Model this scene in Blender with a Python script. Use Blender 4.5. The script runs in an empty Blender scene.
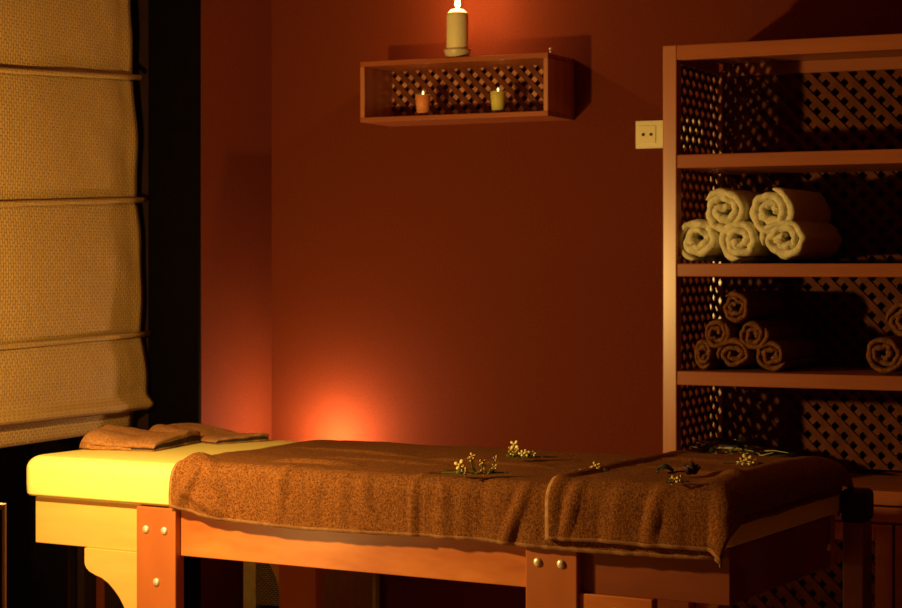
import bpy, bmesh, math, random
from mathutils import Vector, Matrix, noise
random.seed(7)
C = bpy.context.scene.collection
PI = math.pi

# ------------------------------------------------------------------ camera
YAW = math.radians(25.7); F = 1975.0; CX, CY = 451.0, 268.0; EYE = 1.2
cam_d = bpy.data.cameras.new('camera'); cam = bpy.data.objects.new('camera', cam_d); C.objects.link(cam)
cam.location = (0, 0, EYE); cam.rotation_euler = (PI/2, 0, YAW)
cam_d.sensor_width = 36; cam_d.lens = F/902*36; cam_d.shift_y = -36/902
cam_d.clip_start = 0.05
cam_d.dof.use_dof = True; cam_d.dof.focus_distance = 4.5; cam_d.dof.aperture_fstop = 7.0
bpy.context.scene.camera = cam
# ------------------------------------------------------------------ world, exposure, lights
w = bpy.data.worlds.new('night'); bpy.context.scene.world = w; w.use_nodes = True
w.node_tree.nodes['Background'].inputs[0].default_value = (.010, .004, .002, 1)
w.node_tree.nodes['Background'].inputs[1].default_value = .12
vs = bpy.context.scene.view_settings
vs.view_transform = 'Standard'; vs.look = 'None'; vs.exposure = 0.0; vs.gamma = 1; vs.use_curve_mapping = False

def lamp(name, loc, watts, rad, col, parent=None):
    d = bpy.data.lights.new(name, 'POINT'); d.energy = watts; d.shadow_soft_size = rad; d.color = col
    o = bpy.data.objects.new(name, d); C.objects.link(o); o.location = loc
    if parent: o.parent = parent
    return o
lamp('candlelight_from_side', (-2.76, 3.34, 1.15), 88, .035, (1, .62, .17))
lamp('low_spill_light_added', (-2.80, 3.22, .50), 8, .03, (1, .60, .16))  # unseen lamp, added low down for spill under the table

def ray(px, py, Y=None, X=None):
    """room point seen at pixel (px,py) on the plane y=Y or x=X"""
    a = (px-CX)/F; s, c = math.sin(YAW), math.cos(YAW)
    ry = a*s+c; rx = a*c-s
    t = Y/ry if Y is not None else X/rx
    return Vector((rx*t, ry*t, EYE-(py-CY)/F*t))

# ------------------------------------------------------------------ materials
MATS = {}
def mat(name, col, rough=.6, **k):
    if name in MATS: return MATS[name]
    m = bpy.data.materials.new(name); m.use_nodes = True; n = m.node_tree; b = n.nodes['Principled BSDF']
    b.inputs['Base Color'].default_value = (*col, 1); b.inputs['Roughness'].default_value = rough
    for kk, v in k.items():
        if kk in ('noise', 'bump', 'scale', 'col2', 'stretch', 'wave', 'contrast'): continue
        b.inputs[kk].default_value = v
    tc = n.nodes.new('ShaderNodeTexCoord'); mp = n.nodes.new('ShaderNodeMapping')
    n.links.new(tc.outputs['Object'], mp.inputs[0])
    mp.inputs['Scale'].default_value = k.get('stretch', (1, 1, 1))
    if 'scale' in k:
        ns = n.nodes.new('ShaderNodeTexNoise'); ns.inputs['Scale'].default_value = k['scale']; ns.inputs['Detail'].default_value = 5
        n.links.new(mp.outputs[0], ns.inputs['Vector'])
        if 'wave' in k:
            wv = n.nodes.new('ShaderNodeTexWave'); wv.inputs['Scale'].default_value = k['wave']; wv.inputs['Distortion'].default_value = 6
            wv.inputs['Detail'].default_value = 3; wv.bands_direction = 'Y'
            n.links.new(mp.outputs[0], wv.inputs['Vector'])
            mx = n.nodes.new('ShaderNodeMath'); mx.operation = 'MULTIPLY_ADD'; mx.inputs[1].default_value = .35
            n.links.new(wv.outputs['Fac'], mx.inputs[0]); 
            ml = n.nodes.new('ShaderNodeMath'); ml.operation = 'MULTIPLY'; ml.inputs[1].default_value = .75
            n.links.new(ns.outputs['Fac'], ml.inputs[0]); n.links.new(ml.outputs[0], mx.inputs[2]); fac = mx.outputs[0]
        else: fac = ns.outputs['Fac']
        r = n.nodes.new('ShaderNodeValToRGB'); ct = k.get('contrast', .2)
        r.color_ramp.elements[0].position = .5-ct; r.color_ramp.elements[1].position = .5+ct
        r.color_ramp.elements[0].color = (*k.get('col2', [c*.7 for c in col]), 1); r.color_ramp.elements[1].color = (*col, 1)
        n.links.new(fac, r.inputs[0]); n.links.new(r.outputs[0], b.inputs['Base Color'])
        if k.get('bump'):
            bp = n.nodes.new('ShaderNodeBump'); bp.inputs['Strength'].default_value = k['bump'][0]; bp.inputs['Distance'].default_value = k['bump'][1]
            n.links.new(fac, bp.inputs['Height']); n.links.new(bp.outputs[0], b.inputs['Normal'])
    MATS[name] = m; return m
def emis(name, col, st):
    m = bpy.data.materials.new(name); m.use_nodes = True; n = m.node_tree; n.nodes.clear()
    e = n.nodes.new('ShaderNodeEmission'); e.inputs[0].default_value = (*col, 1); e.inputs[1].default_value = st
    o = n.nodes.new('ShaderNodeOutputMaterial'); n.links.new(e.outputs[0], o.inputs[0]); return m

M_wall = mat('brown_red_wall_paint', (.150, .027, .0062), .85, scale=130, col2=(.125, .021, .0048), bump=(.25, .002), **{'Specular IOR Level': .12})
M_ceil = mat('ceiling_paint', (.30, .12, .05), .9, scale=40)
M_floor = mat('dark_floor_boards', (.36, .17, .07), .45, scale=3, stretch=(1, 12, 1))
M_skirt = mat('cream_skirting_paint', (.62, .50, .34), .5, scale=30)
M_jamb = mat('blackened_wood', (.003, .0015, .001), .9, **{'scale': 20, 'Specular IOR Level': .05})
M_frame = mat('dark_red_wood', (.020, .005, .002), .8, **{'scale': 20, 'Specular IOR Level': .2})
M_cherry = mat('cherry_wood', (.52, .165, .042), .40, scale=5, wave=.8, stretch=(6, 6, .6), col2=(.42, .12, .03), bump=(.08, .002))
M_cherryH = mat('cherry_wood_horizontal', (.40, .110, .030), .45, scale=5, wave=.8, stretch=(.6, 6, 6), col2=(.30, .075, .020), bump=(.08, .002))
for m_ in (M_cherry, M_cherryH):
    p_ = m_.node_tree.nodes['Principled BSDF']; p_.inputs['Roughness'].default_value = .6; p_.inputs['Specular IOR Level'].default_value = .25; p_.inputs['Coat Weight'].default_value = (1 if m_ is M_cherry else .35); p_.inputs['Coat Roughness'].default_value = .27; p_.inputs['Coat IOR'].default_value = 2.1 if m_ is M_cherry else 1.5
M_slat = mat('lattice_wood', (.17, .042, .011), .6, scale=25, col2=(.10, .024, .006), **{'Specular IOR Level': .12})
M_slat2 = mat('pale_lattice_wood', (.19, .052, .015), .6, scale=25, col2=(.10, .026, .008), **{'Specular IOR Level': .12})
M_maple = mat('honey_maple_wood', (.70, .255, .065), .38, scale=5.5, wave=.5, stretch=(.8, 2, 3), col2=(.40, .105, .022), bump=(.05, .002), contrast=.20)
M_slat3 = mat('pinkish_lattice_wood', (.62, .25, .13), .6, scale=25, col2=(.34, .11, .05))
M_maple_lit = mat('maple_wood_lit_tone', (.74, .50, .16), .38, scale=4.5, wave=.5, stretch=(.7, 2, 4), col2=(.62, .36, .10), bump=(.05, .002), contrast=.25)  # paler copy for the head boards; strong light put into the colour
M_wood_shade = mat('foot_wood_shade_tone', (.26, .060, .016), .42, scale=4.5, wave=.5, stretch=(.7, 2, 4), col2=(.17, .035, .009), bump=(.05, .002))  # darker foot copy; light fading along the table put into the colour
M_red = mat('reddish_beech_wood', (.44, .130, .038), .38, scale=5, wave=1, stretch=(3, 3, .7), col2=(.36, .105, .030), bump=(.05, .002))
M_leather = mat('cream_leather', (.88, .76, .26), .42, scale=110, col2=(.83, .70, .23), bump=(.12, .001))
M_steel = mat('polished_steel', (.80, .76, .62), .35, Metallic=.55)
M_black = mat('black_plastic', (.006, .005, .005), .6)
M_wick = mat('candle_wick', (.02, .015, .01), .9)
M_plate = mat('ivory_socket_plastic', (.84, .76, .42), .35)
M_wax = mat('ivory_wax', (.86, .80, .48), .5); M_wax.node_tree.nodes['Principled BSDF'].inputs['Subsurface Weight'].default_value = .5
M_wax.node_tree.nodes['Principled BSDF'].inputs['Subsurface Radius'].default_value = (.03, .018, .006)
M_dish = mat('cream_ceramic', (.66, .56, .34), .35)
M_flame = emis('candle_flame', (1, .72, .30), 14)
M_flame2 = emis('small_candle_flame', (1, .70, .25), 4)
M_petal = mat('cream_yellow_petals', (.90, .78, .36), .6); M_core = mat('golden_flower_heart', (.80, .48, .04), .6)
M_leaf = mat('olive_stems', (.10, .14, .025), .6); M_dleaf = mat('dark_green_leaf', (.018, .035, .010), .5); M_rose = mat('dark_dried_rose', (.045, .010, .010), .7)
M_dull = mat('cream_board_edge', (.50, .40, .22), .5)

def terry(name, c1, c2, scale=420, b=.9, dist=.004):
    m = bpy.data.materials.new(name); m.use_nodes = True; n = m.node_tree; p = n.nodes['Principled BSDF']
    p.inputs['Roughness'].default_value = .95; p.inputs['Specular IOR Level'].default_value = .1
    tc = n.nodes.new('ShaderNodeTexCoord'); a = n.nodes.new('ShaderNodeTexNoise'); a.inputs['Scale'].default_value = scale; a.inputs['Detail'].default_value = 3
    n.links.new(tc.outputs['Object'], a.inputs['Vector'])
    a2 = n.nodes.new('ShaderNodeTexNoise'); a2.inputs['Scale'].default_value = scale*.45; a2.inputs['Detail'].default_value = 2; n.links.new(tc.outputs['Object'], a2.inputs['Vector'])
    mx = n.nodes.new('ShaderNodeMath'); mx.operation = 'MULTIPLY_ADD'; mx.inputs[1].default_value = .6; n.links.new(a.outputs['Fac'], mx.inputs[0])
    m2 = n.nodes.new('ShaderNodeMath'); m2.operation = 'MULTIPLY'; m2.inputs[1].default_value = .4; n.links.new(a2.outputs['Fac'], m2.inputs[0]); n.links.new(m2.outputs[0], mx.inputs[2])
    r = n.nodes.new('ShaderNodeValToRGB'); r.color_ramp.elements[0].position = .40; r.color_ramp.elements[1].position = .62
    r.color_ramp.elements[0].color = (*c2, 1); r.color_ramp.elements[1].color = (*c1, 1)
    n.links.new(mx.outputs[0], r.inputs[0]); n.links.new(r.outputs[0], p.inputs['Base Color'])
    bp = n.nodes.new('ShaderNodeBump'); bp.inputs['Strength'].default_value = b; bp.inputs['Distance'].default_value = dist
    n.links.new(mx.outputs[0], bp.inputs['Height']); n.links.new(bp.outputs[0], p.inputs['Normal']); return m
T_brown = terry('brown_terry', (.30, .118, .034), (.095, .030, .008), 420)
T_tan = terry('tan_terry', (.46, .22, .085), (.24, .10, .034), 330)
T_hem = mat('pale_towel_hem', (.34, .17, .070), .9, scale=90, col2=(.22, .09, .03))
T_dark = mat('towel_fold_shade', (.022, .012, .012), .9)  # near-black stand-in for the shade between towel folds
T_white = terry('cream_white_terry', (.86, .82, .56), (.66, .61, .38), 300, .6, .003)
T_roll = terry('dark_brown_terry', (.27, .110, .034), (.13, .048, .014), 300)

def blind_mat():
    m = bpy.data.materials.new('gold_waffle_fabric'); m.use_nodes = True; n = m.node_tree; p = n.nodes['Principled BSDF']
    p.inputs['Roughness'].default_value = .8; p.inputs['Specular IOR Level'].default_value = .25
    tc = n.nodes.new('ShaderNodeTexCoord'); mp = n.nodes.new('ShaderNodeMapping'); mp.inputs['Rotation'].default_value = (0, PI/2, 0)
    sep = n.nodes.new('ShaderNodeSeparateXYZ'); cmb = n.nodes.new('ShaderNodeCombineXYZ')
    n.links.new(tc.outputs['Object'], sep.inputs[0]); n.links.new(sep.outputs['Z'], cmb.inputs['X']); n.links.new(sep.outputs['Y'], cmb.inputs['Y'])
    br = n.nodes.new('ShaderNodeTexBrick'); br.inputs['Scale'].default_value = 1; br.inputs['Brick Width'].default_value = .019; br.inputs['Row Height'].default_value = .0105
    br.inputs['Mortar Size'].default_value = .0022; br.inputs['Mortar Smooth'].default_value = 1
    br.inputs['Color1'].default_value = (.47, .29, .095, 1); br.inputs['Color2'].default_value = (.42, .255, .08, 1); br.inputs['Mortar'].default_value = (.29, .165, .05, 1)
    n.links.new(cmb.outputs[0], br.inputs['Vector']); n.links.new(br.outputs['Color'], p.inputs['Base Color'])
    bp = n.nodes.new('ShaderNodeBump'); bp.invert = True; bp.inputs['Strength'].default_value = .7; bp.inputs['Distance'].default_value = .003
    n.links.new(br.outputs['Fac'], bp.inputs['Height']); n.links.new(bp.outputs[0], p.inputs['Normal']); return m
M_blind = blind_mat()
def wicker_mat():
    m = bpy.data.materials.new('woven_wicker'); m.use_nodes = True; n = m.node_tree; p = n.nodes['Principled BSDF']; p.inputs['Roughness'].default_value = .7
    tc = n.nodes.new('ShaderNodeTexCoord'); sep = n.nodes.new('ShaderNodeSeparateXYZ'); cmb = n.nodes.new('ShaderNodeCombineXYZ')
    n.links.new(tc.outputs['Object'], sep.inputs[0]); ad = n.nodes.new('ShaderNodeMath'); n.links.new(sep.outputs['X'], ad.inputs[0]); n.links.new(sep.outputs['Y'], ad.inputs[1])
    n.links.new(ad.outputs[0], cmb.inputs['X']); n.links.new(sep.outputs['Z'], cmb.inputs['Y'])
    br = n.nodes.new('ShaderNodeTexBrick'); br.inputs['Scale'].default_value = 1; br.inputs['Brick Width'].default_value = .013; br.inputs['Row Height'].default_value = .006
    br.inputs['Mortar Size'].default_value = .002; br.inputs['Color1'].default_value = (.52, .40, .15, 1); br.inputs['Color2'].default_value = (.34, .25, .09, 1); br.inputs['Mortar'].default_value = (.05, .03, .01, 1)
    n.links.new(cmb.outputs[0], br.inputs['Vector']); n.links.new(br.outputs['Color'], p.inputs['Base Color'])
    bp = n.nodes.new('ShaderNodeBump'); bp.invert = True; bp.inputs['Distance'].default_value = .004; n.links.new(br.outputs['Fac'], bp.inputs['Height']); n.links.new(bp.outputs[0], p.inputs['Normal']); return m
M_wicker = wicker_mat()
def glass_mat(name, col, rough=.02, alpha=None):
    m = bpy.data.materials.new(name); m.use_nodes = True; n = m.node_tree; p = n.nodes['Principled BSDF']
    p.inputs['Base Color'].default_value = (*col, 1); p.inputs['Roughness'].default_value = rough; p.inputs['Transmission Weight'].default_value = 1; p.inputs['IOR'].default_value = 1.45
    return m
M_glass = glass_mat('window_glass', (.9, .95, .95))
M_cup = mat('clear_cup_glass', (.9, .85, .7), .06, Alpha=.07)
def cello():
    m = bpy.data.materials.new('clear_cellophane'); m.use_nodes = True; n = m.node_tree; n.nodes.clear()
    g = n.nodes.new('ShaderNodeBsdfGlossy'); g.inputs['Roughness'].default_value = .16; g.inputs['Color'].default_value = (.85, .9, .8, 1)
    t = n.nodes.new('ShaderNodeBsdfTransparent'); x = n.nodes.new('ShaderNodeMixShader'); l = n.nodes.new('ShaderNodeFresnel'); l.inputs['IOR'].default_value = 1.45
    o = n.nodes.new('ShaderNodeOutputMaterial'); n.links.new(l.outputs[0], x.inputs[0]); n.links.new(t.outputs[0], x.inputs[1]); n.links.new(g.outputs[0], x.inputs[2]); n.links.new(x.outputs[0], o.inputs[0]); return m
M_cello = cello()
M_amber = mat('amber_wax', (.85, .24, .02), .45); M_yel = mat('yellow_green_wax', (.72, .66, .09), .45)

# ------------------------------------------------------------------ mesh helpers
def finish(bm, name, m, parent=None, smooth=False, bevel=0, segs=2, matrix=None):
    bmesh.ops.recalc_face_normals(bm, faces=bm.faces[:])
    me = bpy.data.meshes.new(name); bm.to_mesh(me); bm.free()
    for x in (m if isinstance(m, (list, tuple)) else [m]): me.materials.append(x)
    o = bpy.data.objects.new(name, me); C.objects.link(o)
    if parent: o.parent = parent
    if smooth: me.polygons.foreach_set('use_smooth', [True]*len(me.polygons))
    if bevel:
        b = o.modifiers.new('bevel', 'BEVEL'); b.width = bevel; b.segments = segs; b.limit_method = 'ANGLE'; b.angle_limit = .6
    return o
def box(bm, x0, x1, y0, y1, z0, z1, mi=0):
    r = bmesh.ops.create_cube(bm, size=1, matrix=Matrix.Translation(((x0+x1)/2, (y0+y1)/2, (z0+z1)/2)) @ Matrix.Diagonal((x1-x0, y1-y0, z1-z0, 1)))
    for f in {f for v in r['verts'] for f in v.link_faces}: f.material_index = mi
    return r['verts']
def boxes(name, m, parent, lst, bevel=.002, **k):
    bm = bmesh.new()
    for b in lst: box(bm, *b)
    return finish(bm, name, m, parent, bevel=bevel, **k)
def lathe(name, prof, m, parent=None, loc=(0, 0, 0), n=32, smooth=True):
    bm = bmesh.new(); rings = []
    for r, z in prof:
        rings.append([bm.verts.new((loc[0]+r*math.cos(2*PI*i/n), loc[1]+r*math.sin(2*PI*i/n), loc[2]+z)) for i in range(n)] if r > 1e-5 else [bm.verts.new((loc[0], loc[1], loc[2]+z))])
    for a, b in zip(rings, rings[1:]):
        for i in range(n):
            j = (i+1) % n
            if len(a) == 1 and len(b) == 1: continue
            if len(a) == 1: bm.faces.new((a[0], b[i], b[j]))
            elif len(b) == 1: bm.faces.new((a[i], a[j], b[0]))
            else: bm.faces.new((a[i], a[j], b[j], b[i]))
    return finish(bm, name, m, parent, smooth)
def prism(bm, poly, d0, d1, plane='xz', mi=0):
    """extrude a polygon given in (a,b) along the third axis"""
    def P(a, b, c): return (a, c, b) if plane == 'xz' else ((c, a, b) if plane == 'yz' else (a, b, c))
    A = [bm.verts.new(P(a, b, d0)) for a, b in poly]; B = [bm.verts.new(P(a, b, d1)) for a, b in poly]
    fs = [bm.faces.new(A), bm.faces.new(B[::-1])]
    for i in range(len(A)): j = (i+1) % len(A); fs.append(bm.faces.new((A[i], B[i], B[j], A[j])))
    for f in fs: f.material_index = mi
def clip(poly, a0, a1, b0, b1):
    for ax, lim, sg in ((0, a0, 1), (0, a1, -1), (1, b0, 1), (1, b1, -1)):
        out = []
        for i in range(len(poly)):
            p, q = poly[i], poly[(i+1) % len(poly)]; dp, dq = (p[ax]-lim)*sg, (q[ax]-lim)*sg
            if dp >= 0: out.append(p)
            if (dp >= 0) != (dq >= 0):
                t = dp/(dp-dq); out.append((p[0]+t*(q[0]-p[0]), p[1]+t*(q[1]-p[1])))
        poly = out
        if len(poly) < 3: return None
    return poly
def lattice(bm, a0, a1, b0, b1, c, plane='xz', period=.052, sw=.020, th=.006, flip=1):
    """two crossed layers of diagonal slats; the first layer lies at c (room side), the second behind it"""
    h = sw/2*math.sqrt(2)
    for layer, sg in ((0, -1), (1, 1)):
        k0 = (b0-a1 if sg > 0 else b0+a0); k1 = (b1-a0 if sg > 0 else b1+a1); k = k0-period
        while k < k1+period:
            poly = [(a0-1, sg*(a0-1)+k-h), (a1+1, sg*(a1+1)+k-h), (a1+1, sg*(a1+1)+k+h), (a0-1, sg*(a0-1)+k+h)]
            p = clip(poly, a0, a1, b0, b1)
            if p and len(p) >= 3:
                d = c+flip*layer*th; prism(bm, p, d, d+flip*th, plane, layer)
            k += period
def empty(name, loc=(0, 0, 0), rz=0):
    o = bpy.data.objects.new(name, None); C.objects.link(o); o.location = loc; o.rotation_euler = (0, 0, rz); o.empty_display_size = .1; return o
def tag(o, label, cat, group=None):
    o['label'] = label; o['category'] = cat
    if group: o['group'] = group
    return o
def struct(o): o['kind'] = 'structure'; return o
def tube(bm, pts, r, n=8, mi=0, taper=1):
    rings = []; pts = [Vector(p) for p in pts]
    for i, p in enumerate(pts):
        d = (pts[min(i+1, len(pts)-1)]-pts[max(i-1, 0)]).normalized(); up = Vector((0, 0, 1)) if abs(d.z) < .9 else Vector((1, 0, 0))
        a = d.cross(up).normalized(); b = d.cross(a); rr = r*(1+(taper-1)*i/(len(pts)-1))
        rings.append([bm.verts.new(p+rr*(a*math.cos(2*PI*k/n)+b*math.sin(2*PI*k/n))) for k in range(n)])
    fs = []
    for a, b in zip(rings, rings[1:]):
        for k in range(n): fs.append(bm.faces.new((a[k], a[(k+1) % n], b[(k+1) % n], b[k])))
    fs.append(bm.faces.new(rings[0])); fs.append(bm.faces.new(rings[-1][::-1]))
    for f in fs: f.material_index = mi

# ------------------------------------------------------------------ the room
WB, XL, REC = 5.5, -3.29, 5.085
TOP = 2.6; XR = 1.6; YF = -1.6
struct(boxes('floor', M_floor, None, [(XL-.5, XR+.1, YF-.1, WB+.1, -.1, 0)], bevel=0))
struct(boxes('ceiling', M_ceil, None, [(XL-.5, XR+.1, YF-.1, WB+.1, TOP, TOP+.1)], bevel=0))
struct(boxes('wall_back', M_wall, None, [(XL-.5, XR+.1, WB, WB+.1, 0, TOP)], bevel=0))
struct(boxes('wall_right', M_wall, None, [(XR, XR+.1, YF, WB, 0, TOP)], bevel=0))
struct(boxes('wall_front', M_wall, None, [(XL-.5, XR+.1, YF-.1, YF, 0, TOP)], bevel=0))
struct(boxes('wall_left', M_wall, None, [(XL-.5, XL, REC, WB, 0, TOP), (XL-.5, XL, YF, 3.2, 0, TOP), (XL-.5, XL, 3.2, REC, 2.32, TOP)], bevel=0))
struct(boxes('baseboard_back', M_skirt, None, [(XL+.015, -1.80, WB-.015, WB, 0, .128)], bevel=.003))
struct(boxes('baseboard_left', M_skirt, None, [(XL, XL+.015, REC+.002, WB, 0, .128)], bevel=.003))
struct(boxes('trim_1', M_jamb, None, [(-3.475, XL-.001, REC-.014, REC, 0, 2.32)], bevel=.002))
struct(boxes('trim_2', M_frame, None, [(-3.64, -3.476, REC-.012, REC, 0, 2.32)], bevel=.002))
win = empty('window_1', (-3.70, 4.14, 0)); struct(win)
f = [(-.03, .03, -.94, -.87, 0, 2.32), (-.03, .03, .87, .93, 0, 2.32), (-.03, .03, -.87, .87, 0, .09), (-.03, .03, -.87, .87, 2.24, 2.32), (-.03, .03, -.03, .03, .09, 2.24)]
boxes('window_frame', M_frame, win, f)
boxes('window_pane', M_glass, win, [(-.004, .004, -.87, -.03, .09, 2.24)], bevel=0)
boxes('window_pane', M_glass, win, [(-.004, .004, .03, .87, .09, 2.24)], bevel=0)

# ------------------------------------------------------------------ Roman blind
def make_blind():
    t = empty('roman_blind', (-3.47, 4.7, .7)); tag(t, 'pale gold waffle-weave Roman blind hanging at the window beyond the head of the massage table', 'blind')
    X0 = -3.47; yl = 3.86
    def edge(z): return 4.955 + .085*max(0, min(1, (2.05-z)/1.25))**.8
    bars = [(2.19, 2.21), (1.743-.06*0, 1.779), (1.376, 1.407), (.983, .998)]
    yL0 = 4.35
    def barz(b, y): return b[0]+(b[1]-b[0])*(y-yL0)/(5.0-yL0)
    def panel(btop, zbot_fn, n, bulge, name, last=False):
        bm = bmesh.new(); ny = 60; g = []
        for i in range(n+1):
            f = i/n; row = []
            for j in range(ny+1):
                q = j/ny; z1 = barz(btop, 4.35); 
                zt = barz(btop, yl+(5.0-yl)*q); zb = zbot_fn(yl+(5.0-yl)*q); z = zt+(zb-zt)*f
                y = yl+(edge(z)-yl)*q
                x = X0+bulge*math.sin(PI*f)**1.0*(1 if not last else 1)+.004*noise.noise(Vector((y*5, z*3, 2)))+.003*math.sin((y+z)*26)*math.exp(-((1-q)*5)**2)*math.sin(PI*f)
                if last: x += .035*math.exp(-((f-.93)/.10)**2)
                x += -.0035*math.exp(-((q-.955)/.012)**2)
                row.append(bm.verts.new((x-t.location.x, y-t.location.y, z-t.location.z)))
            g.append(row)
        for i in range(n):
            for j in range(ny): bm.faces.new((g[i][j], g[i][j+1], g[i+1][j+1], g[i+1][j]))
        o = finish(bm, name, M_blind, t, smooth=True); s = o.modifiers.new('s', 'SOLIDIFY'); s.thickness = .003; s.offset = -1
        return o
    panel(bars[0], lambda y: barz(bars[1], y), 24, .008, 'fabric_panel')
    panel(bars[1], lambda y: barz(bars[2], y), 24, .010, 'fabric_panel')
    panel(bars[2], lambda y: barz(bars[3], y), 24, .012, 'fabric_panel')
    panel(bars[3], lambda y: .768-.004*(5-y), 30, .018, 'fabric_panel', last=True)
    # the tucked-up lower fold hanging behind
    bm = bmesh.new(); g = []
    for i in range(9):
        row = []
        for j in range(41):
            q = j/40; y = yl+(5.005-yl)*q; z = .84-(.13-.0*q)*i/8-.014*(1-q)
            row.append(bm.verts.new((X0-.02+.008*math.sin(i/8*PI)+.002*noise.noise(Vector((y*9, z*9, 0)))-t.location.x, y-t.location.y, z-t.location.z)))
        g.append(row)
    for i in range(8):
        for j in range(40): bm.faces.new((g[i][j], g[i][j+1], g[i+1][j+1], g[i+1][j]))
    o = finish(bm, 'lower_fold', M_blind, t, smooth=True); o.modifiers.new('s', 'SOLIDIFY').thickness = .006
    for b in bars[1:]:
        bm = bmesh.new(); e = edge(b[1])+.022
        tube(bm, [(X0+.012-t.location.x, y-t.location.y, barz(b, y)-t.location.z) for y in [yl+(e-yl)*k/12 for k in range(13)]], .0085, 10)
        finish(bm, 'batten', M_blind, t, smooth=True)
    boxes('head_rail', M_frame, t, [(-.03, .02, yl-4.7-.01, 5.0-4.7, 2.19-.7, 2.24-.7)])
make_blind()

# ------------------------------------------------------------------ massage table
AX, AY, ANG = -3.119, 4.004, -math.atan2(.0765, .997)
ct_, st_ = math.cos(ANG), math.sin(ANG)
def tab(s, w, z=0): return Vector((AX+s*ct_-w*st_, AY+s*st_+w*ct_, z))
TL, TW, ZB, ZT = 1.90, .70, .63, .73
def pad_mesh():
    """rounded upholstered slab: stacked rounded-rectangle rings"""
    bm = bmesh.new(); rings = []
    prof = [(.000, ZB), (-.004, ZB+.006), (-.005, ZB+.03), (-.005, ZT-.034)] + [(.029-.034*math.cos(a), ZT-.034+.034*math.sin(a)) for a in (.25, .5, .75, 1.0, 1.25, 1.5)] + [(.06, ZT+.001), (.12, ZT+.002)]
    for ins, z in prof:
        r = max(.012, .034-ins*.4); ring = []
        for cx, cy, a0 in ((TL-.01-ins-r, TW-ins-r, 0), (ins+r, TW-ins-r, PI/2), (ins+r, ins+r, PI), (TL-.01-ins-r, ins+r, 1.5*PI)):
            for k in range(9): a = a0+k/8*PI/2; ring.append(bm.verts.new((cx+r*math.cos(a), cy+r*math.sin(a), z)))
        rings.append(ring)
    for A, B in zip(rings, rings[1:]):
        n = len(A)
        for k in range(n): bm.faces.new((A[k], A[(k+1) % n], B[(k+1) % n], B[k]))
    bm.faces.new(rings[0][::-1]); bm.faces.new(rings[-1])
    return bm
tb = empty('massage_table', tab(0, 0), ANG)
tag(tb, 'wooden massage table with a thick cream leather top and bolted legs', 'massage table')
pad = finish(pad_mesh(), 'pad', M_leather, tb, smooth=True); pad['label'] = 'cream leather pad'
pad.modifiers.new('w', 'WEIGHTED_NORMAL')
# thin leather flange tacked under the pad
boxes('pad_base', M_leather, tb, [(.028, TL-.02, .018, TW-.018, ZB-.006, ZB+.002)], bevel=.002)
R0, RB = .020, ZB-.004
o = boxes('side_rail', M_maple_lit, tb, [(.022, .375, R0, R0+.03, RB-.116, RB)]); o['label'] = 'maple rail at the head, toned as brightly lit'
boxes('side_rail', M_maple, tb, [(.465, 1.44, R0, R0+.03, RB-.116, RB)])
o = boxes('side_rail', M_wood_shade, tb, [(1.535, TL-.012, R0, R0+.03, RB-.116, RB)]); o['label'] = 'rail at the foot, toned as falling into shade'
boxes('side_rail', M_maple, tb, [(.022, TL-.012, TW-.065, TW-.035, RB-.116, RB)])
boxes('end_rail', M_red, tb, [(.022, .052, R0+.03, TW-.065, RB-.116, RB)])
boxes('end_rail', M_wood_shade, tb, [(TL-.042, TL-.012, R0+.03, TW-.065, RB-.116, RB)])
def bolt(p, parent, axis='y'):
    bm = bmesh.new(); bmesh.ops.create_uvsphere(bm, u_segments=16, v_segments=10, radius=.0095)
    for v in bm.verts:
        v.co.y *= .55
    if axis == 'x':
        for v in bm.verts: v.co = Vector((-v.co.y, v.co.x, v.co.z))
    for v in bm.verts: v.co += Vector(p)
    o = finish(bm, 'bolt', M_steel, parent, smooth=True); o['label'] = 'round steel bolt head'
for (s0, s1), sd in (((.361, .480), -1), ((1.426, 1.550), 1)):
    for far in (0, 1):
        y0, y1 = (0.0, .035) if not far else (.63, .665)
        if far: y0, y1 = TW-.035, TW
        if far: y0, y1 = .598, .634
        lg = boxes('leg', M_red, tb, [(s0, s1, y0, y1, 0, ZB-.006)], bevel=.003)
        sm = (s0+s1)/2
        for (bs, bz) in ((s0+.030, .570), (s0+.086, .570), (s0+.062, .445)):
            bolt((bs, y0-.001, bz), lg)
        # curved corbel beside the leg
        z1 = RB-.116; pts = [(0, 0), (.170, 0), (.170, -.036), (.168, -.044), (.163, -.051), (.154, -.058), (.136, -.065), (.115, -.071), (.094, -.082), (.075, -.098), (.060, -.114), (.047, -.133), (.038, -.150), (.030, -.172), (.026, -.2), (.020, -.26), (0, -.30)]
        base = s0 if sd < 0 else s1
        poly = [(base+sd*a, z1+b) for a, b in pts]
        bm = bmesh.new(); yy = (R0-.012, R0+.016) if not far else (TW-.062, TW-.032); prism(bm, poly, yy[0], yy[1], 'xz')
        finish(bm, 'corbel', (M_maple_lit if sd < 0 else M_maple), tb, bevel=.002)
# end post with black cap at the far foot corner
po = boxes('end_post', M_wood_shade, tb, [(TL+.0, TL+.05, TW-.02, TW+.045, 0, ZB-.02)], bevel=.003)
po['label'] = 'dark wooden end post'
cp = boxes('post_cap', M_black, tb, [(TL-.008, TL+.056, TW-.025, TW+.05, ZB-.02, ZB+.055)], bevel=.014, segs=4); cp['label'] = 'black post cap'
bolt((TL-.004, TW-.10, .56), tb, 'x')

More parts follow.
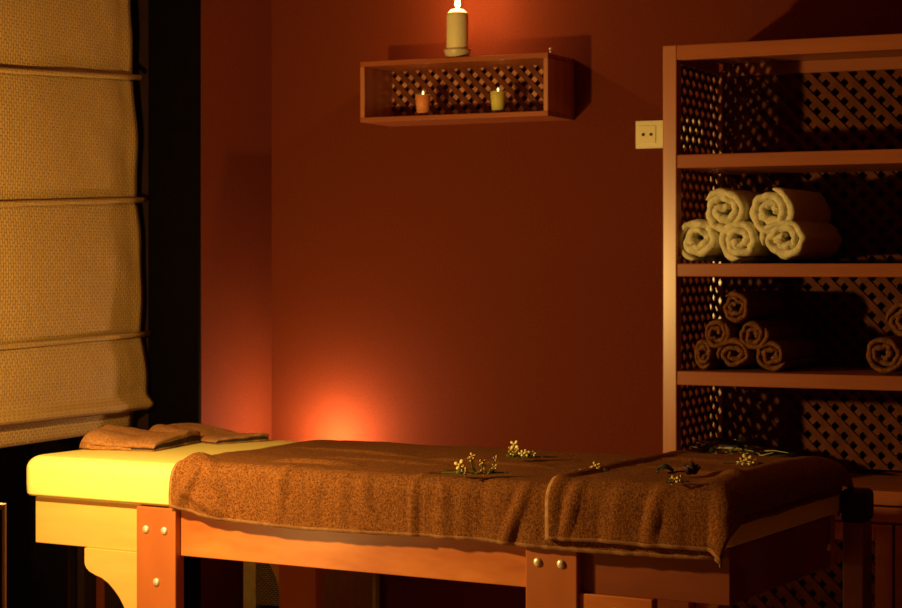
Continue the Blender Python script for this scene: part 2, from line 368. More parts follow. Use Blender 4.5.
# ------------------------------------------------------------------ draped towels
def drape(name, u0, u1, v0, v1, lift, r, ridges, mats, du=.009, thick=.006, bulge=.0, seed=0, hemw=.006, foot=True, hemfn=None, ripple=.003, edge_fn=None):
    """cloth laid over the pad: u along the length, v across (negative v hangs down the near side)"""
    rr = r+lift; uf = TL-.01-r; vn = r; vf = TW-r
    nu = int((u1-u0)/du); nv = int((v1-v0)/du); bm = bmesh.new(); g = []
    def drop(e):
        q = rr*PI/2
        return (rr*math.sin(e/rr), rr*(1-math.cos(e/rr))) if e < q else (rr+(e-q)*.03, rr+(e-q))
    for i in range(nu+1):
        row = []
        for j in range(nv+1):
            u = u0+(u1-u0)*i/nu; v = v0+(v1-v0)*j/nv
            if edge_fn: u = u + edge_fn(v)*(1-i/nu)
            vv = v
            if hemfn and v < vn: vv = vn-(vn-v)*hemfn(u)
            ex = max(0, u-uf); ev = max(0, vn-vv); ef = max(0, vv-vf)
            n1 = noise.noise(Vector((u*7+seed, v*9, 1)))+.5*noise.noise(Vector((u*19+seed, v*23, 4)))
            z = ZT+lift+.0030*n1; s, w_ = min(u, uf), min(max(vv, vn), vf); out = 0
            sy = -1 if ev > 0 else 1; e2 = max(ev, ef); e = math.hypot(ex, e2)
            if e > 0:
                h, dz = drop(e); dx, dy = ex/e, e2/e; cor = 4*(dx*dy)**2
                rip = -.003*min(1, e/.05)+ripple*min(1, e/.06)*(noise.noise(Vector((u*16+seed, 3, v*2)))+.6*noise.noise(Vector((u*38+seed, 7, v*3)))) + ripple*.5*min(1, e/.06)
                h += rip+bulge*cor*min(1, e/.08)
                s += h*dx; w_ += sy*h*dy; z -= dz; out = min(1, e/.05)
                nrm = Vector((dx, sy*dy, 0))*min(1, dz/rr)+Vector((0, 0, 1))*max(0, 1-dz/rr)
                nrm.normalize()
            else: nrm = Vector((0, 0, 1))
            dd = 0
            for (a, b, c, d, amp, wd) in ridges:
                A = Vector((a, b)); B = Vector((c, d)); P = Vector((u, vv)); t = max(0, min(1, (P-A).dot(B-A)/(B-A).length_squared)); q = (P-A-(B-A)*t).length
                dd += 2.6*amp*math.exp(-(q/wd)**2)*(math.sin(PI*min(1, max(0, t*.9+.05))))**.5
            p = Vector((s, w_, z))+nrm*(dd if dd > 0 else max(dd*.4, -.0022))
            row.append(bm.verts.new(p))
        g.append(row)
    for i in range(nu):
        for j in range(nv):
            f = bm.faces.new((g[i][j], g[i+1][j], g[i+1][j+1], g[i][j+1]))
            if (j*(v1-v0)/nv < hemw) or (i*(u1-u0)/nu < .006): f.material_index = 1
    o = finish(bm, name, mats, None, smooth=True)
    sd = o.modifiers.new('s', 'SOLIDIFY'); sd.thickness = thick; sd.offset = 1
    o.location = tab(0, 0); o.rotation_euler = (0, 0, ANG); return o
arc = .028*PI/2-.028
hem_main = lambda u: 1.0-.13*math.exp(-((u-.47)/.09)**2)+.02*math.sin(u*9)
R1 = [(.50, -.09, .56, .02, .006, .010), (.515, -.05, .62, -.10, .005, .010), (.50, .02, .545, .06, .008, .012), (.56, .03, .64, -.07, .004, .010),
      (.66, .10, .86, .10, -.005, .006), (.70, .13, .92, .12, .004, .012), (.79, -.10, .80, .03, .004, .012), (.90, -.12, .93, .0, -.004, .014),
      (1.15, -.13, 1.15, .0, .003, .008), (1.15, .0, 1.19, .16, .0025, .008),
      (1.30, -.12, 1.32, .02, -.005, .014), (1.38, -.12, 1.43, .0, .005, .012), (1.05, -.12, 1.02, .0, .003, .015), (1.0, .32, 1.35, .30, .003, .014), (.55, .42, .95, .36, .003, .012), (.75, .25, 1.10, .22, .0025, .014)]
cover = drape('bath_sheet', .475, TL+.040, -.105-arc, .78, .004, .028, R1, [T_brown, T_hem], du=.008, hemfn=hem_main, seed=3, ripple=.006, thick=.006, edge_fn=lambda v: -.03*max(0, v)+.008*math.sin(v*20))
tag(cover, 'large brown terry sheet spread over most of the massage table down to the foot', 'towel')
R2 = [(1.53, -.11, 1.56, .0, .004, .010), (1.62, -.10, 1.63, .0, -.004, .014), (1.505, -.12, 1.505, .70, .004, .014), (1.72, -.11, 1.75, .0, .004, .014), (1.60, .30, 1.86, .16, .004, .018), (1.55, .5, 1.8, .45, .003, .02), (1.84, .66, 1.84, .05, .006, .03)]
c2 = drape('folded_towel', 1.49, TL+.034, -.098-arc, .72, .013, .028, R2, [T_brown, T_hem], du=.008, seed=11, bulge=.018, ripple=.006, thick=.011, hemw=.007)
tag(c2, 'brown towel folded double and laid across the foot end of the massage table', 'towel')

# folded hand towels on the head of the table
def hand_towel(label, s, w, L, D, rot, seed, H):
    t = empty('hand_towel', tab(s, w, ZT+.003), ANG+rot); tag(t, label, 'towel', None)
    # a thick folded cloth: closed outer skin with a rounded fold at the left and an open slot at the right end
    def top(q, r): # q 0..1 along, r 0..1 across
        e = min(1, q/.06); e = math.sqrt(max(0, 1-(1-e)**2))
        h = H*(1.22-.62*q**.7+.10*math.sin(q*7+seed)); c = (1-abs(2*r-1)**7)
        n_ = noise.noise(Vector((q*3.2+seed, r*4.2, 0)))*.16+noise.noise(Vector((q*9+seed, r*10, 3)))*.05
        lift = H*.38*max(0, q-.7)/.3*max(0, r-.55)/.45
        return max(.002, h*e*(.42+.58*c)*(1+n_))+lift
    def xy(q, r):
        x = (q-.5)*L; y = (r-.5)*D*(.86+.14*min(1, q/.2))
        return x+.006*noise.noise(Vector((r*5, seed, 1)))-.03*L*abs(2*r-1)**3*(q < .3)*(1-q/.3), y+.006*noise.noise(Vector((q*5, seed, 2)))
    NX, NY = 44, 34
    def skin(nm, m, f0, f1, q0=0., inset=0., hem=False):
        bm = bmesh.new(); T, B = [], []
        for i in range(NX+1):
            q = q0+(1-q0)*i/NX; a, b = [], []
            for j in range(NY+1):
                r = inset+(1-2*inset)*j/NY; h = top(q, r); x, y = xy(q, r); rise = H*.38*max(0, q-.7)/.3*max(0, r-.55)/.45
                if f1 < 1 and f0 == 0: rise *= .55
                a.append(bm.verts.new((x, y, (rise if f0 > 0 else 0)*0+f1*h))); b.append(bm.verts.new((x, y, f0*h)))
            T.append(a); B.append(b)
        for G in (T, B):
            for i in range(NX):
                for j in range(NY):
                    f = bm.faces.new((G[i][j], G[i+1][j], G[i+1][j+1], G[i][j+1]))
                    if hem and i >= NX-2: f.material_index = 1
        for j in range(NY):
            for i in (0, NX):
                f = bm.faces.new((T[i][j], T[i][j+1], B[i][j+1], B[i][j])); f.material_index = 1 if hem and i == NX else 0
        for i in range(NX):
            for j in (0, NY): bm.faces.new((T[i][j], T[i+1][j], B[i+1][j], B[i][j]))
        return finish(bm, nm, m, t, smooth=False)
    a = skin('upper_fold', [T_tan, T_hem], .62, 1, 0, 0, True); b = skin('lower_fold', [T_tan, T_hem], 0, .22, 0, 0, True)
    for o in (a, b): o.data.polygons.foreach_set('use_smooth', [True]*len(o.data.polygons))
    c = skin('fold_shade_filler', [T_dark], .20, .64, .72, .0); c['label'] = 'dark filler for the shade inside the fold'
    d = skin('inner_fold', [T_tan], .18, .66, 0, 0); d.scale.x = .70; d.location.x = -.15*L
    return t
hand_towel('tan-brown hand towel folded thick with a puffy end, nearest the table head corner', .105, .33, .22, .27, math.radians(12), 1.3, .040)
hand_towel('tan-brown hand towel lying flatter behind the puffy one, near the far edge of the table', .115, .60, .36, .17, math.radians(-20), 6.1, .026)
# ------------------------------------------------------------------ blossoms on the towels
def blossom_sprig(kind, label, px, py, seed, heads, spread, z=None, leafy=8, hh=.02, scale=1.0):
    rnd = random.Random(seed)
    zt = z if z is not None else ZT+.016
    t_ = (EYE-zt)*F/(py-CY); a = (px-CX)/F
    X = (a*math.cos(YAW)-math.sin(YAW))*t_; Y = (a*math.sin(YAW)+math.cos(YAW))*t_
    t = empty(kind, (X, Y, zt), YAW); tag(t, label, 'flower')
    bm = bmesh.new()
    for i in range(max(1, leafy//2)):
        x0 = rnd.uniform(-spread, spread); pts = [(x0+rnd.uniform(-.02, .02)*k, rnd.uniform(-.01, .01)+.004*k, .003+.002*math.sin(k)) for k in range(4)]
        tube(bm, pts, .0016, 5)
    for (hx, hy, hz, sz) in heads:
        tube(bm, [(hx*.5, hy, .003), (hx*.8, hy, hz*.5), (hx, hy, hz)], .0014, 5)
    for i in range(leafy):
        x0 = rnd.uniform(-spread, spread); y0 = rnd.uniform(-.02, .02); a_ = rnd.uniform(0, 2*PI); l = rnd.uniform(.012, .024)*scale; wd = l*.28; up = rnd.uniform(.0, .8)
        d = Vector((math.cos(a_), math.sin(a_), up)).normalized(); sd_ = d.cross(Vector((0, 0, 1))).normalized()
        o0 = Vector((x0, y0, .003)); vs = [bm.verts.new(o0+Vector((0, 0, dz))) for dz in (0,)]
        tip = bm.verts.new(o0+d*l); m1 = bm.verts.new(o0+d*l*.5+sd_*wd); m2 = bm.verts.new(o0+d*l*.5-sd_*wd); m3 = bm.verts.new(o0+d*l*.5+Vector((0, 0, .002)))
        bm.faces.new((vs[0], m1, m3)); bm.faces.new((m1, tip, m3)); bm.faces.new((tip, m2, m3)); bm.faces.new((m2, vs[0], m3)); bm.faces.new((vs[0], m1, tip, m2))
    finish(bm, 'stems_and_leaves', M_leaf, t)
    for (hx, hy, hz, sz) in heads:
        bm = bmesh.new(); np_ = 4; ax = Vector((rnd.uniform(-.4, .4), -1, rnd.uniform(.2, .9))).normalized(); q = Vector((0, 0, 1)).rotation_difference(ax)
        ph0 = rnd.uniform(0, 6)
        for k in range(np_):
            ph = ph0+2*PI*k/np_; ll = sz*rnd.uniform(.8, 1.15)
            def P(r, off, h): return Vector((hx, hy, hz))+q @ Vector((r*math.cos(ph)-off*math.sin(ph), r*math.sin(ph)+off*math.cos(ph), h))
            ring = [P(.0015, 0, 0), P(ll*.5, ll*.26, ll*.12), P(ll*.85, ll*.24, ll*.2), P(ll, 0, ll*.2), P(ll*.85, -ll*.24, ll*.2), P(ll*.5, -ll*.26, ll*.12)]
            c = bm.verts.new(P(ll*.55, 0, ll*.02)); vs = [bm.verts.new(p) for p in ring]
            for m_ in range(6): bm.faces.new((vs[m_], vs[(m_+1) % 6], c))
        o = finish(bm, 'petals', M_petal, t, smooth=True); o.modifiers.new('s', 'SOLIDIFY').thickness = .0012
        bm = bmesh.new(); bmesh.ops.create_icosphere(bm, subdivisions=2, radius=sz*.26, matrix=Matrix.Translation(Vector((hx, hy, hz))+ax*sz*.12)); finish(bm, 'flower_heart', M_core, t, smooth=True)
    return t
blossom_sprig('blossom_sprig', 'long sprig of small cream blossoms nearest the middle of the table', 478, 475, 1, [(-.040, 0, .022, .013), (-.028, -.01, .008, .012), (-.012, .01, .040, .008), (.010, 0, .026, .011), (.014, -.005, .010, .008), (.040, 0, .036, .008), (.036, 0, .018, .008), (-.016, .01, .034, .007)], .05, leafy=16)
blossom_sprig('blossom_sprig', 'upright cream blossom sprig close to the far edge of the table', 521, 459, 2, [(-.016, 0, .034, .012), (-.024, 0, .022, .010), (-.010, 0, .020, .009), (.002, -.004, .014, .010), (.012, -.004, .015, .009), (-.018, 0, .010, .009), (.03, 0, .012, .007)], .035, leafy=16)
blossom_sprig('blossom_sprig', 'small greenish sprig with one closed yellow bud, beside the folded towel edge', 596, 474, 3, [(0, 0, .018, .013), (-.030, 0, .006, .008), (.006, 0, .010, .012), (-.008, 0, .010, .009)], .035, leafy=18)
blossom_sprig('blossom_sprig', 'fallen cream blossom in front of the dark dried rose', 677, 484, 4, [(-.012, 0, .005, .008), (-.004, 0, .009, .010), (.008, 0, .012, .009), (.016, 0, .006, .005)], .016, leafy=3, z=ZT+.026)
blossom_sprig('blossom_sprig', 'spread cream blossom lying toward the far foot corner of the table', 747, 465, 5, [(0, 0, .012, .015), (-.012, 0, .008, .010), (.012, 0, .010, .011), (.020, 0, .004, .007), (-.02, 0, .004, .006)], .02, leafy=5, z=ZT+.028)
def dried_rose():
    zt = ZT+.028; py = 475; px = 684; t_ = (EYE-zt)*F/(py-CY); a = (px-CX)/F
    t = empty('dried_rose', ((a*math.cos(YAW)-math.sin(YAW))*t_, (a*math.sin(YAW)+math.cos(YAW))*t_, zt), YAW); tag(t, 'dark dried rose with a broad green leaf, lying on the folded towel', 'flower')
    bm = bmesh.new(); rnd = random.Random(4)
    for k in range(14):
        ph = k*2.4; rad = .003+.0011*k; 
        for dz in (0,):
            vs = []
            for a_ in range(5):
                an = ph+(a_-2)*.35
                vs.append((math.cos(an)*rad, math.sin(an)*rad))
            lo = [bm.verts.new((.016+x*.6, y*.6, .002)) for x, y in vs]; mi = [bm.verts.new((.016+x, y, .012)) for x, y in vs]; hi = [bm.verts.new((.016+x*1.15+rnd.uniform(-.002, .002), y*1.15, .026-.0007*k+rnd.uniform(-.002, .003))) for x, y in vs]
            for q in range(4): bm.faces.new((lo[q], lo[q+1], mi[q+1], mi[q])); bm.faces.new((mi[q], mi[q+1], hi[q+1], hi[q]))
    o = finish(bm, 'petals', M_rose, t, smooth=True); o.modifiers.new('s', 'SOLIDIFY').thickness = .0015
    bm = bmesh.new(); tube(bm, [(.012, 0, .006), (-.01, .002, .008), (-.022, 0, .005), (-.035, 0, .004)], .0022, 6); tube(bm, [(.018, 0, .02), (.016, .002, .03), (.019, 0, .036)], .0014, 5); finish(bm, 'stem', M_rose, t, smooth=True)
    bm = bmesh.new(); g = []
    for i in range(11):
        f = i/10; wd = .013*math.sin(PI*min(1, f*.97+.02))**.7; x = -.022-.036*f
        g.append([bm.verts.new((x, y*wd, .006+.010*math.sin(PI*f)-.003*(1-abs(y))+.006*(y > 0)*abs(y))) for y in (-1, -.5, 0, .5, 1)])
    for i in range(10):
        for j in range(4): bm.faces.new((g[i][j], g[i][j+1], g[i+1][j+1], g[i+1][j]))
    o = finish(bm, 'leaf', M_dleaf, t, smooth=True); o.modifiers.new('s', 'SOLIDIFY').thickness = .001; o['label'] = 'broad dark green leaf'
dried_rose()

# ------------------------------------------------------------------ shelving unit
SX, SY = -1.797, 5.05; SW, SD = 1.25, .43
sh = empty('shelving_unit', (SX, SY, 0)); tag(sh, 'tall cherry-wood shelving unit with lattice sides and back and lattice doors below', 'shelving unit')
P = .040
ZTOP = 1.800
boxes('post', M_cherry, sh, [(0, P, 0, P, 0, ZTOP)], bevel=.003)
boxes('post', M_cherry, sh, [(SW-P, SW, 0, P, 0, ZTOP)], bevel=.003)
boxes('post', M_cherry, sh, [(0, P, SD-.03, SD, 0, ZTOP-.04)], bevel=.003)
boxes('post', M_cherry, sh, [(SW-P, SW, SD-.03, SD, 0, ZTOP-.04)], bevel=.003)
boxes('top_rail', M_cherryH, sh, [(P, SW-P, 0, .03, 1.7595, ZTOP)], bevel=.003)
boxes('top_panel', M_cherryH, sh, [(P, SW-P, .03, SD, 1.785, ZTOP-.002), ], bevel=.001)
boxes('back_rail', M_cherryH, sh, [(P, SW-P, SD-.03, SD-.012, 1.750, 1.785)], bevel=.002)
for z1, z0 in ((1.505, 1.468), (1.212, 1.1764), (.923, .885), (.627, .590)):
    boxes('shelf', M_cherryH, sh, [(P, SW-P, .002, SD-.03, z0, z1)], bevel=.003)
boxes('shelf', M_cherryH, sh, [(P, SW-P, .03, SD-.03, .06, .08)], bevel=.003)
bm = bmesh.new(); lattice(bm, P, SW-P, .64, 1.750, SD-.024, 'xz', sw=.018); finish(bm, 'back_lattice', [M_slat, M_slat2], sh)
bm = bmesh.new(); lattice(bm, P, SD-.03, .64, 1.76, .024, 'yz', flip=-1, period=.052, sw=.0172, th=.0035); finish(bm, 'side_lattice', [M_slat, M_slat2], sh)
bm = bmesh.new(); lattice(bm, P, SD-.03, .64, 1.76, SW-.024, 'yz', period=.052, sw=.0172, th=.0035); finish(bm, 'side_lattice', [M_slat, M_slat2], sh)
boxes('side_rail', M_cherryH, sh, [(.010, .030, P, SD-.03, 1.755, ZTOP-.003)]); boxes('side_rail', M_cherryH, sh, [(SW-.03, SW-.010, P, SD-.03, 1.755, ZTOP-.003)])
boxes('side_panel', M_cherry, sh, [(.010, .025, P, SD-.03, .0, .64)]); boxes('side_panel', M_cherry, sh, [(SW-.025, SW-.010, P, SD-.03, .0, .64)])
boxes('door_rail', M_cherryH, sh, [(P, SW-P, .004, .03, .545, .585)], bevel=.003)
for k in (0, 1):
    x0 = P+.003+k*(SW/2-P); x1 = x0+SW/2-P-.006
    d = boxes('door', M_cherryH, sh, [(x0, x0+.045, 0, .022, .03, .541), (x1-.045, x1, 0, .022, .03, .541), (x0+.045, x1-.045, 0, .022, .03, .075), (x0+.045, x1-.045, 0, .022, .496, .541)], bevel=.002)
    bm = bmesh.new(); lattice(bm, x0+.045, x1-.045, .075, .496, .006, 'xz'); finish(bm, 'door_lattice', [M_slat, M_slat2], d)

# ------------------------------------------------------------------ rolled towels
def rolled_towel(name, label, group, px, py, rpx, L, m, seed, turns=2.3, squash=(1, 1), th=.023, Y0=SY+.022, rz=0, rest=None):
    rpx *= (1.15 if m is T_white else 1.09); px -= (3.2 if m is T_white else 4.0); t0 = Y0/((px-CX)/F*math.sin(YAW)+math.cos(YAW)); p = ray(px, py, Y=Y0); R = rpx*t0/F
    if rest is not None: p.z = rest+R*squash[1]+.001
    bm = bmesh.new(); n = int(turns*34); rnd = random.Random(seed); rows = []
    stations = [(0, .30), (.003, .62), (.009, .88), (.020, 1), (.05, 1), (.5, 1), (.95, 1)]
    st = [(q if q < .04 else q, s) for q, s in stations]
    ys = [(0, .30), (.003, .62), (.008, .86), (.018, 1), (.05, 1.0)] + [(L*k/6, 1) for k in range(1, 6)] + [(L-.02, 1), (L-.008, .86), (L-.003, .6), (L, .3)]
    r0 = th*.55; ph_off = rnd.uniform(0, 6)
    path = []
    for i in range(n+1):
        f = i/n; ph = ph_off+f*turns*2*PI; r = r0+(R-th/2-r0)*f
        wob = (1-f)*.55+.05
        r *= 1+wob*noise.noise(Vector((math.cos(ph)*1.6+seed, math.sin(ph)*1.6, f*3.0)))
        path.append((r*math.cos(ph)*squash[0], r*math.sin(ph)*squash[1]))
    for (y, sc) in ys:
        row = []
        for i, (x, z) in enumerate(path):
            a = path[max(0, i-1)]; b = path[min(n, i+1)]; tx, tz = b[0]-a[0], b[1]-a[1]; l = math.hypot(tx, tz) or 1; nx, nz = tz/l, -tx/l
            f = i/n; endt = min(1, min(i, n-i)/3+.35)
            h = th/2*sc*endt*(1+.40*noise.noise(Vector((x*60, z*60, y*12+seed)))); off = .010*noise.noise(Vector((f*9, seed, 1)))+.008*noise.noise(Vector((x*60, z*70, seed)))
            yy = y+off*(1 if y < L/2 else 0)
            row.append((bm.verts.new((x+nx*h, yy, z+nz*h)), bm.verts.new((x-nx*h, yy, z-nz*h))))
        rows.append(row)
    for A, B in zip(rows, rows[1:]):
        for i in range(n):
            bm.faces.new((A[i][0], A[i+1][0], B[i+1][0], B[i][0])); bm.faces.new((A[i][1], B[i][1], B[i+1][1], A[i+1][1]))
        for e in (0, n): bm.faces.new((A[e][0], B[e][0], B[e][1], A[e][1]))
    for R_ in (rows[0], rows[-1]):
        for i in range(n): bm.faces.new((R_[i][0], R_[i][1], R_[i+1][1], R_[i+1][0]))
    o = finish(bm, name, m, None, smooth=True); o.location = p; o.rotation_euler = (0, 0, rz); tag(o, label, 'towel', group)
    return o
GW = 'cream-white rolled towels on the second shelf'; GB = 'brown rolled towels piled at the left of the third shelf'; GR = 'brown rolled towels at the right of the third shelf'
s2, s3 = 1.2125, .9235
rolled_towel('rolled_towel', 'cream-white rolled towel at the left end of the bottom row, by the shelf post', GW, 700, 243, 22.0, .375, T_white, 11, squash=(1.02, .92), rest=s2)
rolled_towel('rolled_towel', 'cream-white rolled towel in the middle of the bottom row of three', GW, 742, 244, 21.0, .375, T_white, 12, squash=(1, .96), rest=s2)
rolled_towel('rolled_towel', 'cream-white rolled towel at the right end of the bottom row', GW, 787, 244, 23.5, .375, T_white, 13, squash=(1.02, .86), rest=s2)
rolled_towel('rolled_towel', 'cream-white rolled towel at the left of the upper row of two', GW, 726, 212, 22.5, .375, T_white, 14, squash=(1, 1), rz=0)
rolled_towel('rolled_towel', 'largest cream-white rolled towel, at the right of the upper row', GW, 772, 211, 24.0, .375, T_white, 15, squash=(1.02, .98))
rolled_towel('rolled_towel', 'single brown rolled towel on the very top of the left pile', GB, 738, 308, 16.0, .33, T_roll, 21, turns=2.2, th=.016, Y0=SY+.05)
rolled_towel('rolled_towel', 'brown rolled towel at the left of the middle row, squeezed narrow', GB, 720, 333, 16.0, .33, T_roll, 22, turns=2.2, th=.016, squash=(.86, 1.0), Y0=SY+.05)
rolled_towel('rolled_towel', 'brown rolled towel at the right of the middle row', GB, 756, 335, 17.0, .33, T_roll, 23, turns=2.2, th=.016, squash=(1.0, .88), Y0=SY+.05)
rolled_towel('rolled_towel', 'narrow brown rolled towel by the lattice side at the left end of the bottom row', GB, 707, 357, 15.5, .33, T_roll, 24, turns=2.2, th=.015, squash=(.66, 1.0), Y0=SY+.05, rest=s3)
rolled_towel('rolled_towel', 'brown rolled towel in the middle of the bottom row', GB, 737, 357, 17.0, .33, T_roll, 25, turns=2.2, th=.016, squash=(1.05, .90), Y0=SY+.05, rest=s3)
rolled_towel('rolled_towel', 'brown rolled towel at the right end of the bottom row of the left pile', GB, 775, 358, 17.5, .33, T_roll, 26, turns=2.2, th=.016, squash=(1.02, .88), Y0=SY+.05, rest=s3)
rolled_towel('rolled_towel', 'brown rolled towel at the right edge of the photo resting on the third shelf', GR, 888, 357, 21.0, .33, T_roll, 27, turns=2.4, th=.017, squash=(1, .93), rest=s3)
rolled_towel('rolled_towel', 'brown rolled towel lying on top of the one at the right edge of the photo', GR, 908, 321, 19.0, .33, T_roll, 28, turns=2.4, th=.017)

# cellophane-wrapped bundle of dried herbs on the fourth shelf
def bundle():
    p = ray(740, 470, Y=SY+.16); t = empty('herb_bundle', (p.x, p.y, .628)); tag(t, 'clear cellophane bundle of dried greenery on the fourth shelf behind the table foot', 'dried herbs')
    rnd = random.Random(9); bm = bmesh.new()
    for k in range(80):
        a = rnd.uniform(-.5, .5); x0 = rnd.uniform(-.07, .07); y0 = rnd.uniform(-.05, .05); z0 = rnd.uniform(.01, .085); l = rnd.uniform(.05, .12)
        d = Vector((math.cos(a)*rnd.choice((-1, 1)), math.sin(a), rnd.uniform(-.05, .35))); q = Vector((x0, y0, z0))
        tube(bm, [q, q+d*l*.5+Vector((0, 0, .004)), q+d*l], .0016, 5, taper=.4)
    finish(bm, 'dried_stems', mat('dried_stems', (.62, .60, .30), .6), t)  # stems coloured paler to stand in for glints on the wrap
    bm = bmesh.new(); bmesh.ops.create_icosphere(bm, subdivisions=4, radius=1)
    for v in bm.verts:
        c = v.co.copy(); n_ = abs(noise.noise(c*2.6))*.5+abs(noise.noise(c*6))*.25
        v.co = Vector((c.x*.15*(1+n_*.7), c.y*.08*(1+n_), max(.0005, .043+c.z*.052*(1+n_*1.3)*(1-abs(c.x)*.5))))
    o = finish(bm, 'cellophane', M_cello, t); o.modifiers.new('s', 'SOLIDIFY').thickness = .0006
bundle()

# ------------------------------------------------------------------ wall box shelf with candles
BY = 5.295; BX0, BX1 = ray(360, 62, Y=BY).x, ray(548, 52, Y=BY).x; BZ0, BZ1 = ray(360, 122.5, Y=BY).z, ray(360, 62, Y=BY).z
bx = empty('wall_shelf', (BX0, BY, BZ0)); tag(bx, 'small wooden box shelf with lattice back mounted high on the brown wall', 'shelf')
W_, H_, D_, T_ = BX1-BX0, BZ1-BZ0, WB-BY-.001, .015
boxes('top_board', M_cherryH, bx, [(0, W_, 0, D_, H_-T_, H_)]); boxes('bottom_board', M_cherryH, bx, [(0, W_, 0, D_, 0, T_)])
boxes('side_board', M_cherry, bx, [(0, T_, 0, D_, T_, H_-T_)]); boxes('side_board', M_cherry, bx, [(W_-T_, W_, 0, D_, T_, H_-T_)])
bm = bmesh.new(); lattice(bm, T_, W_-T_, T_, H_-T_, D_-.022, 'xz', period=.044, sw=.0155, th=.005); finish(bm, 'back_lattice', [M_slat, M_slat3], bx)
bm = bmesh.new(); tube(bm, [(W_-.012, .05, H_), (W_-.012, .05, H_+.012)], .004, 8); bmesh.ops.create_uvsphere(bm, u_segments=12, v_segments=8, radius=.006, matrix=Matrix.Translation((W_-.012, .05, H_+.014))); h = finish(bm, 'hanging_screw', M_steel, bx, smooth=True); h['label'] = 'pale screw head'

def flame_mesh(name, parent, loc, h, r, m):
    prof = [(0, 0), (r*.55, h*.06), (r*.95, h*.22), (r, h*.34), (r*.78, h*.55), (r*.42, h*.78), (r*.15, h*.93), (0, h)]
    return lathe(name, prof, m, parent, loc, 16)
p = ray(457.5, 57, Y=BY+.048); pc = empty('pillar_candle', (p.x, p.y, BZ1+.0135)); tag(pc, 'lit ivory pillar candle standing in a dish on the box shelf', 'candle')
lathe('wax_body', [(0, 0), (.032, 0), (.033, .003), (.0325, .112), (.032, .118), (.028, .126), (.019, .133), (.008, .134), (0, .132)], M_wax, pc, n=40)
lathe('wick', [(0, .130), (.0013, .130), (.0012, .141), (0, .142)], M_wick, pc, n=8)
flame_mesh('flame', pc, (0, 0, .137), .045, .0085, M_flame)
lamp('pillar_candle_light', (p.x, p.y, BZ1+.0135+.165), 8.5, .012, (1, .54, .22))
dish = lathe('candle_dish', [(0, 0), (.030, 0), (.034, .004), (.040, .022), (.041, .027), (.039, .027), (.037, .022), (.033, .012), (0, .011)], M_dish, None, (0, 0, 0), 40)
dish.location = (p.x, p.y, BZ1+.0005); tag(dish, 'shallow cream dish under the pillar candle on the box shelf', 'dish')
def cup_candle(px, label, wax, ly):
    q = ray(px, 110, Y=BY+.06); t = empty('candle_glass', (q.x, q.y, BZ0+T_+.0005)); tag(t, label, 'candle')
    lathe('glass_cup', [(0, 0), (.0185, 0), (.0195, .002), (.0255, .070), (.0245, .070), (.0190, .010), (0, .009)], M_cup, t, n=32)
    lathe('wax', [(0, .0095), (.0182, .0105), (.0232, .064), (.021, .0655), (0, .0655)], wax, t, n=32)
    flame_mesh('flame', t, (0, 0, .0665), .013, .003, M_flame2)
    lamp('cup_candle_light', (q.x, q.y-.001, BZ0+T_+.088), ly, .006, (1, .55, .18))
cup_candle(423, 'orange candle in a glass cup, left of the two inside the box shelf', M_amber, .03)
cup_candle(498, 'yellow-green candle in a glass cup, right of the two inside the box shelf', M_yel, .04)

# ------------------------------------------------------------------ socket
sk = empty('wall_socket', (-2.038, WB, 1.552)); tag(sk, 'ivory electrical socket plate on the brown wall beside the shelving unit', 'socket')
boxes('cover_plate', M_plate, sk, [(0, .207, -.010, 0, 0, .082)], bevel=.002)
for k in (0, 1, 2):
    if k < 2 or True:
        x = .038+k*.068
        boxes('socket_insert', M_plate, sk, [(x-.026, x+.026, -.013, -.009, .015, .067)], bevel=.0012)
        bm = bmesh.new()
        for dx in (-.012, .012): bmesh.ops.create_cone(bm, cap_ends=True, segments=16, radius1=.0048, radius2=.0048, depth=.003, matrix=Matrix.Translation((x+dx, -.0132, .041)) @ Matrix.Rotation(PI/2, 4, 'X'))
        finish(bm, 'socket_holes', M_black, sk)

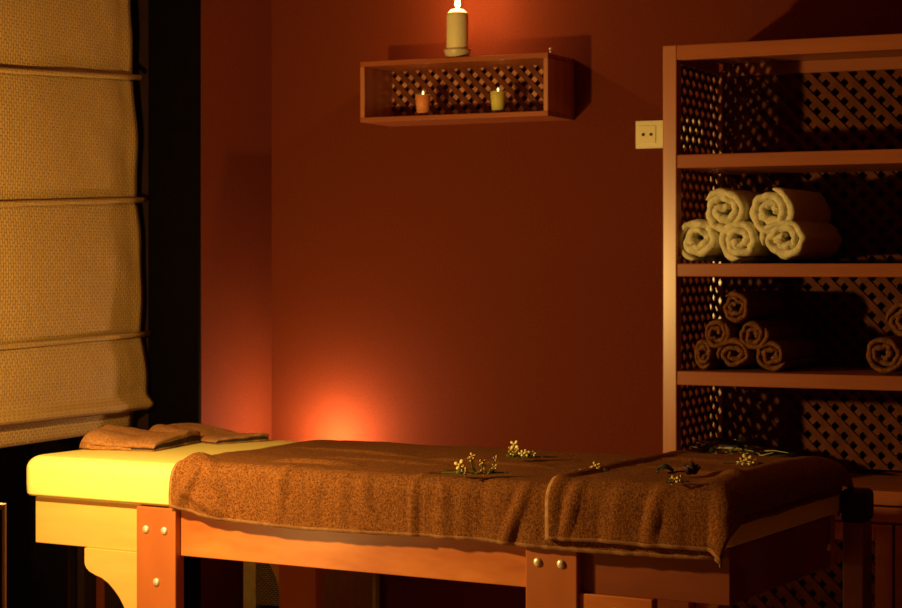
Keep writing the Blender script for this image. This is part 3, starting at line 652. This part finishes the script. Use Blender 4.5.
# ------------------------------------------------------------------ wicker drawers and hidden candle behind the table
wx = ray(243, 580, Y=5.08).x
wk = empty('wicker_drawer_tower', (wx, 5.08, 0)); tag(wk, 'narrow tower of woven wicker drawers on the floor behind the table', 'drawers')
WW, WD, WH = .27, .37, .585
wf = mat('olive_wood_frame', (.50, .42, .16), .7, scale=40, col2=(.38, .30, .10))
boxes('frame', wf, wk, [(0, .045, 0, .03, 0, WH), (WW-.045, WW, 0, .03, 0, WH), (0, .03, WD-.03, WD, 0, WH), (WW-.03, WW, WD-.03, WD, 0, WH), (0, WW, 0, WD, WH, WH+.015), (.01, .02, .03, WD-.03, .04, WH), (WW-.02, WW-.01, .03, WD-.03, .04, WH)], bevel=.002)
for k in range(3):
    z1 = WH-.008-k*.168-.122+.01*0; z0 = z1-.0
    zt_ = [.55, .365, .185][k]; zb_ = [.372, .192, .03][k]
    boxes('drawer', M_wicker, wk, [(.05, WW-.05, -.008, WD-.05, zb_, zt_-.004)], bevel=.006)
gp = Vector((wx+.10, 5.375, WH+.0155))
gc = empty('candle_glass', gp); tag(gc, 'low candle glass on the wicker tower, hidden behind the table and lighting the corner', 'candle')
lathe('glass_cup', [(0, 0), (.025, 0), (.027, .003), (.030, .030), (.029, .030), (.025, .006), (0, .005)], M_cup, gc)
lathe('wax', [(0, .0055), (.0245, .0065), (.0272, .018), (0, .018)], M_wax, gc)
flame_mesh('flame', gc, (0, 0, .019), .022, .005, M_flame2)
lamp('corner_candle_light', (gp.x, gp.y, gp.z+.050), 10, .02, (1, .62, .36))

# ------------------------------------------------------------------ pale side stand at the left edge
q = Vector((0, 0, 0)); a = (4.6-CX)/F; t_ = 3.9; qx = (a*math.cos(YAW)-math.sin(YAW))*t_; qy = (a*math.sin(YAW)+math.cos(YAW))*t_
sd = empty('side_cabinet', (qx, qy, 0), YAW); tag(sd, 'pale edged side cabinet just showing at the left edge of the photo', 'cabinet')
zt_ = EYE-(504-CY)/F*t_
boxes('front_frame', M_dull, sd, [(-.30, -.285, 0, .02, .0, zt_), (-.0055, 0, 0, .02, .0, zt_), (-.285, -.0055, 0, .02, zt_-.012, zt_)], bevel=.004)
boxes('front_panel', M_frame, sd, [(-.285, -.0055, .004, .016, .0, zt_-.012)], bevel=0)
boxes('carcass', M_frame, sd, [(-.295, -.035, .02, .12, .03, zt_-.02)], bevel=.004)
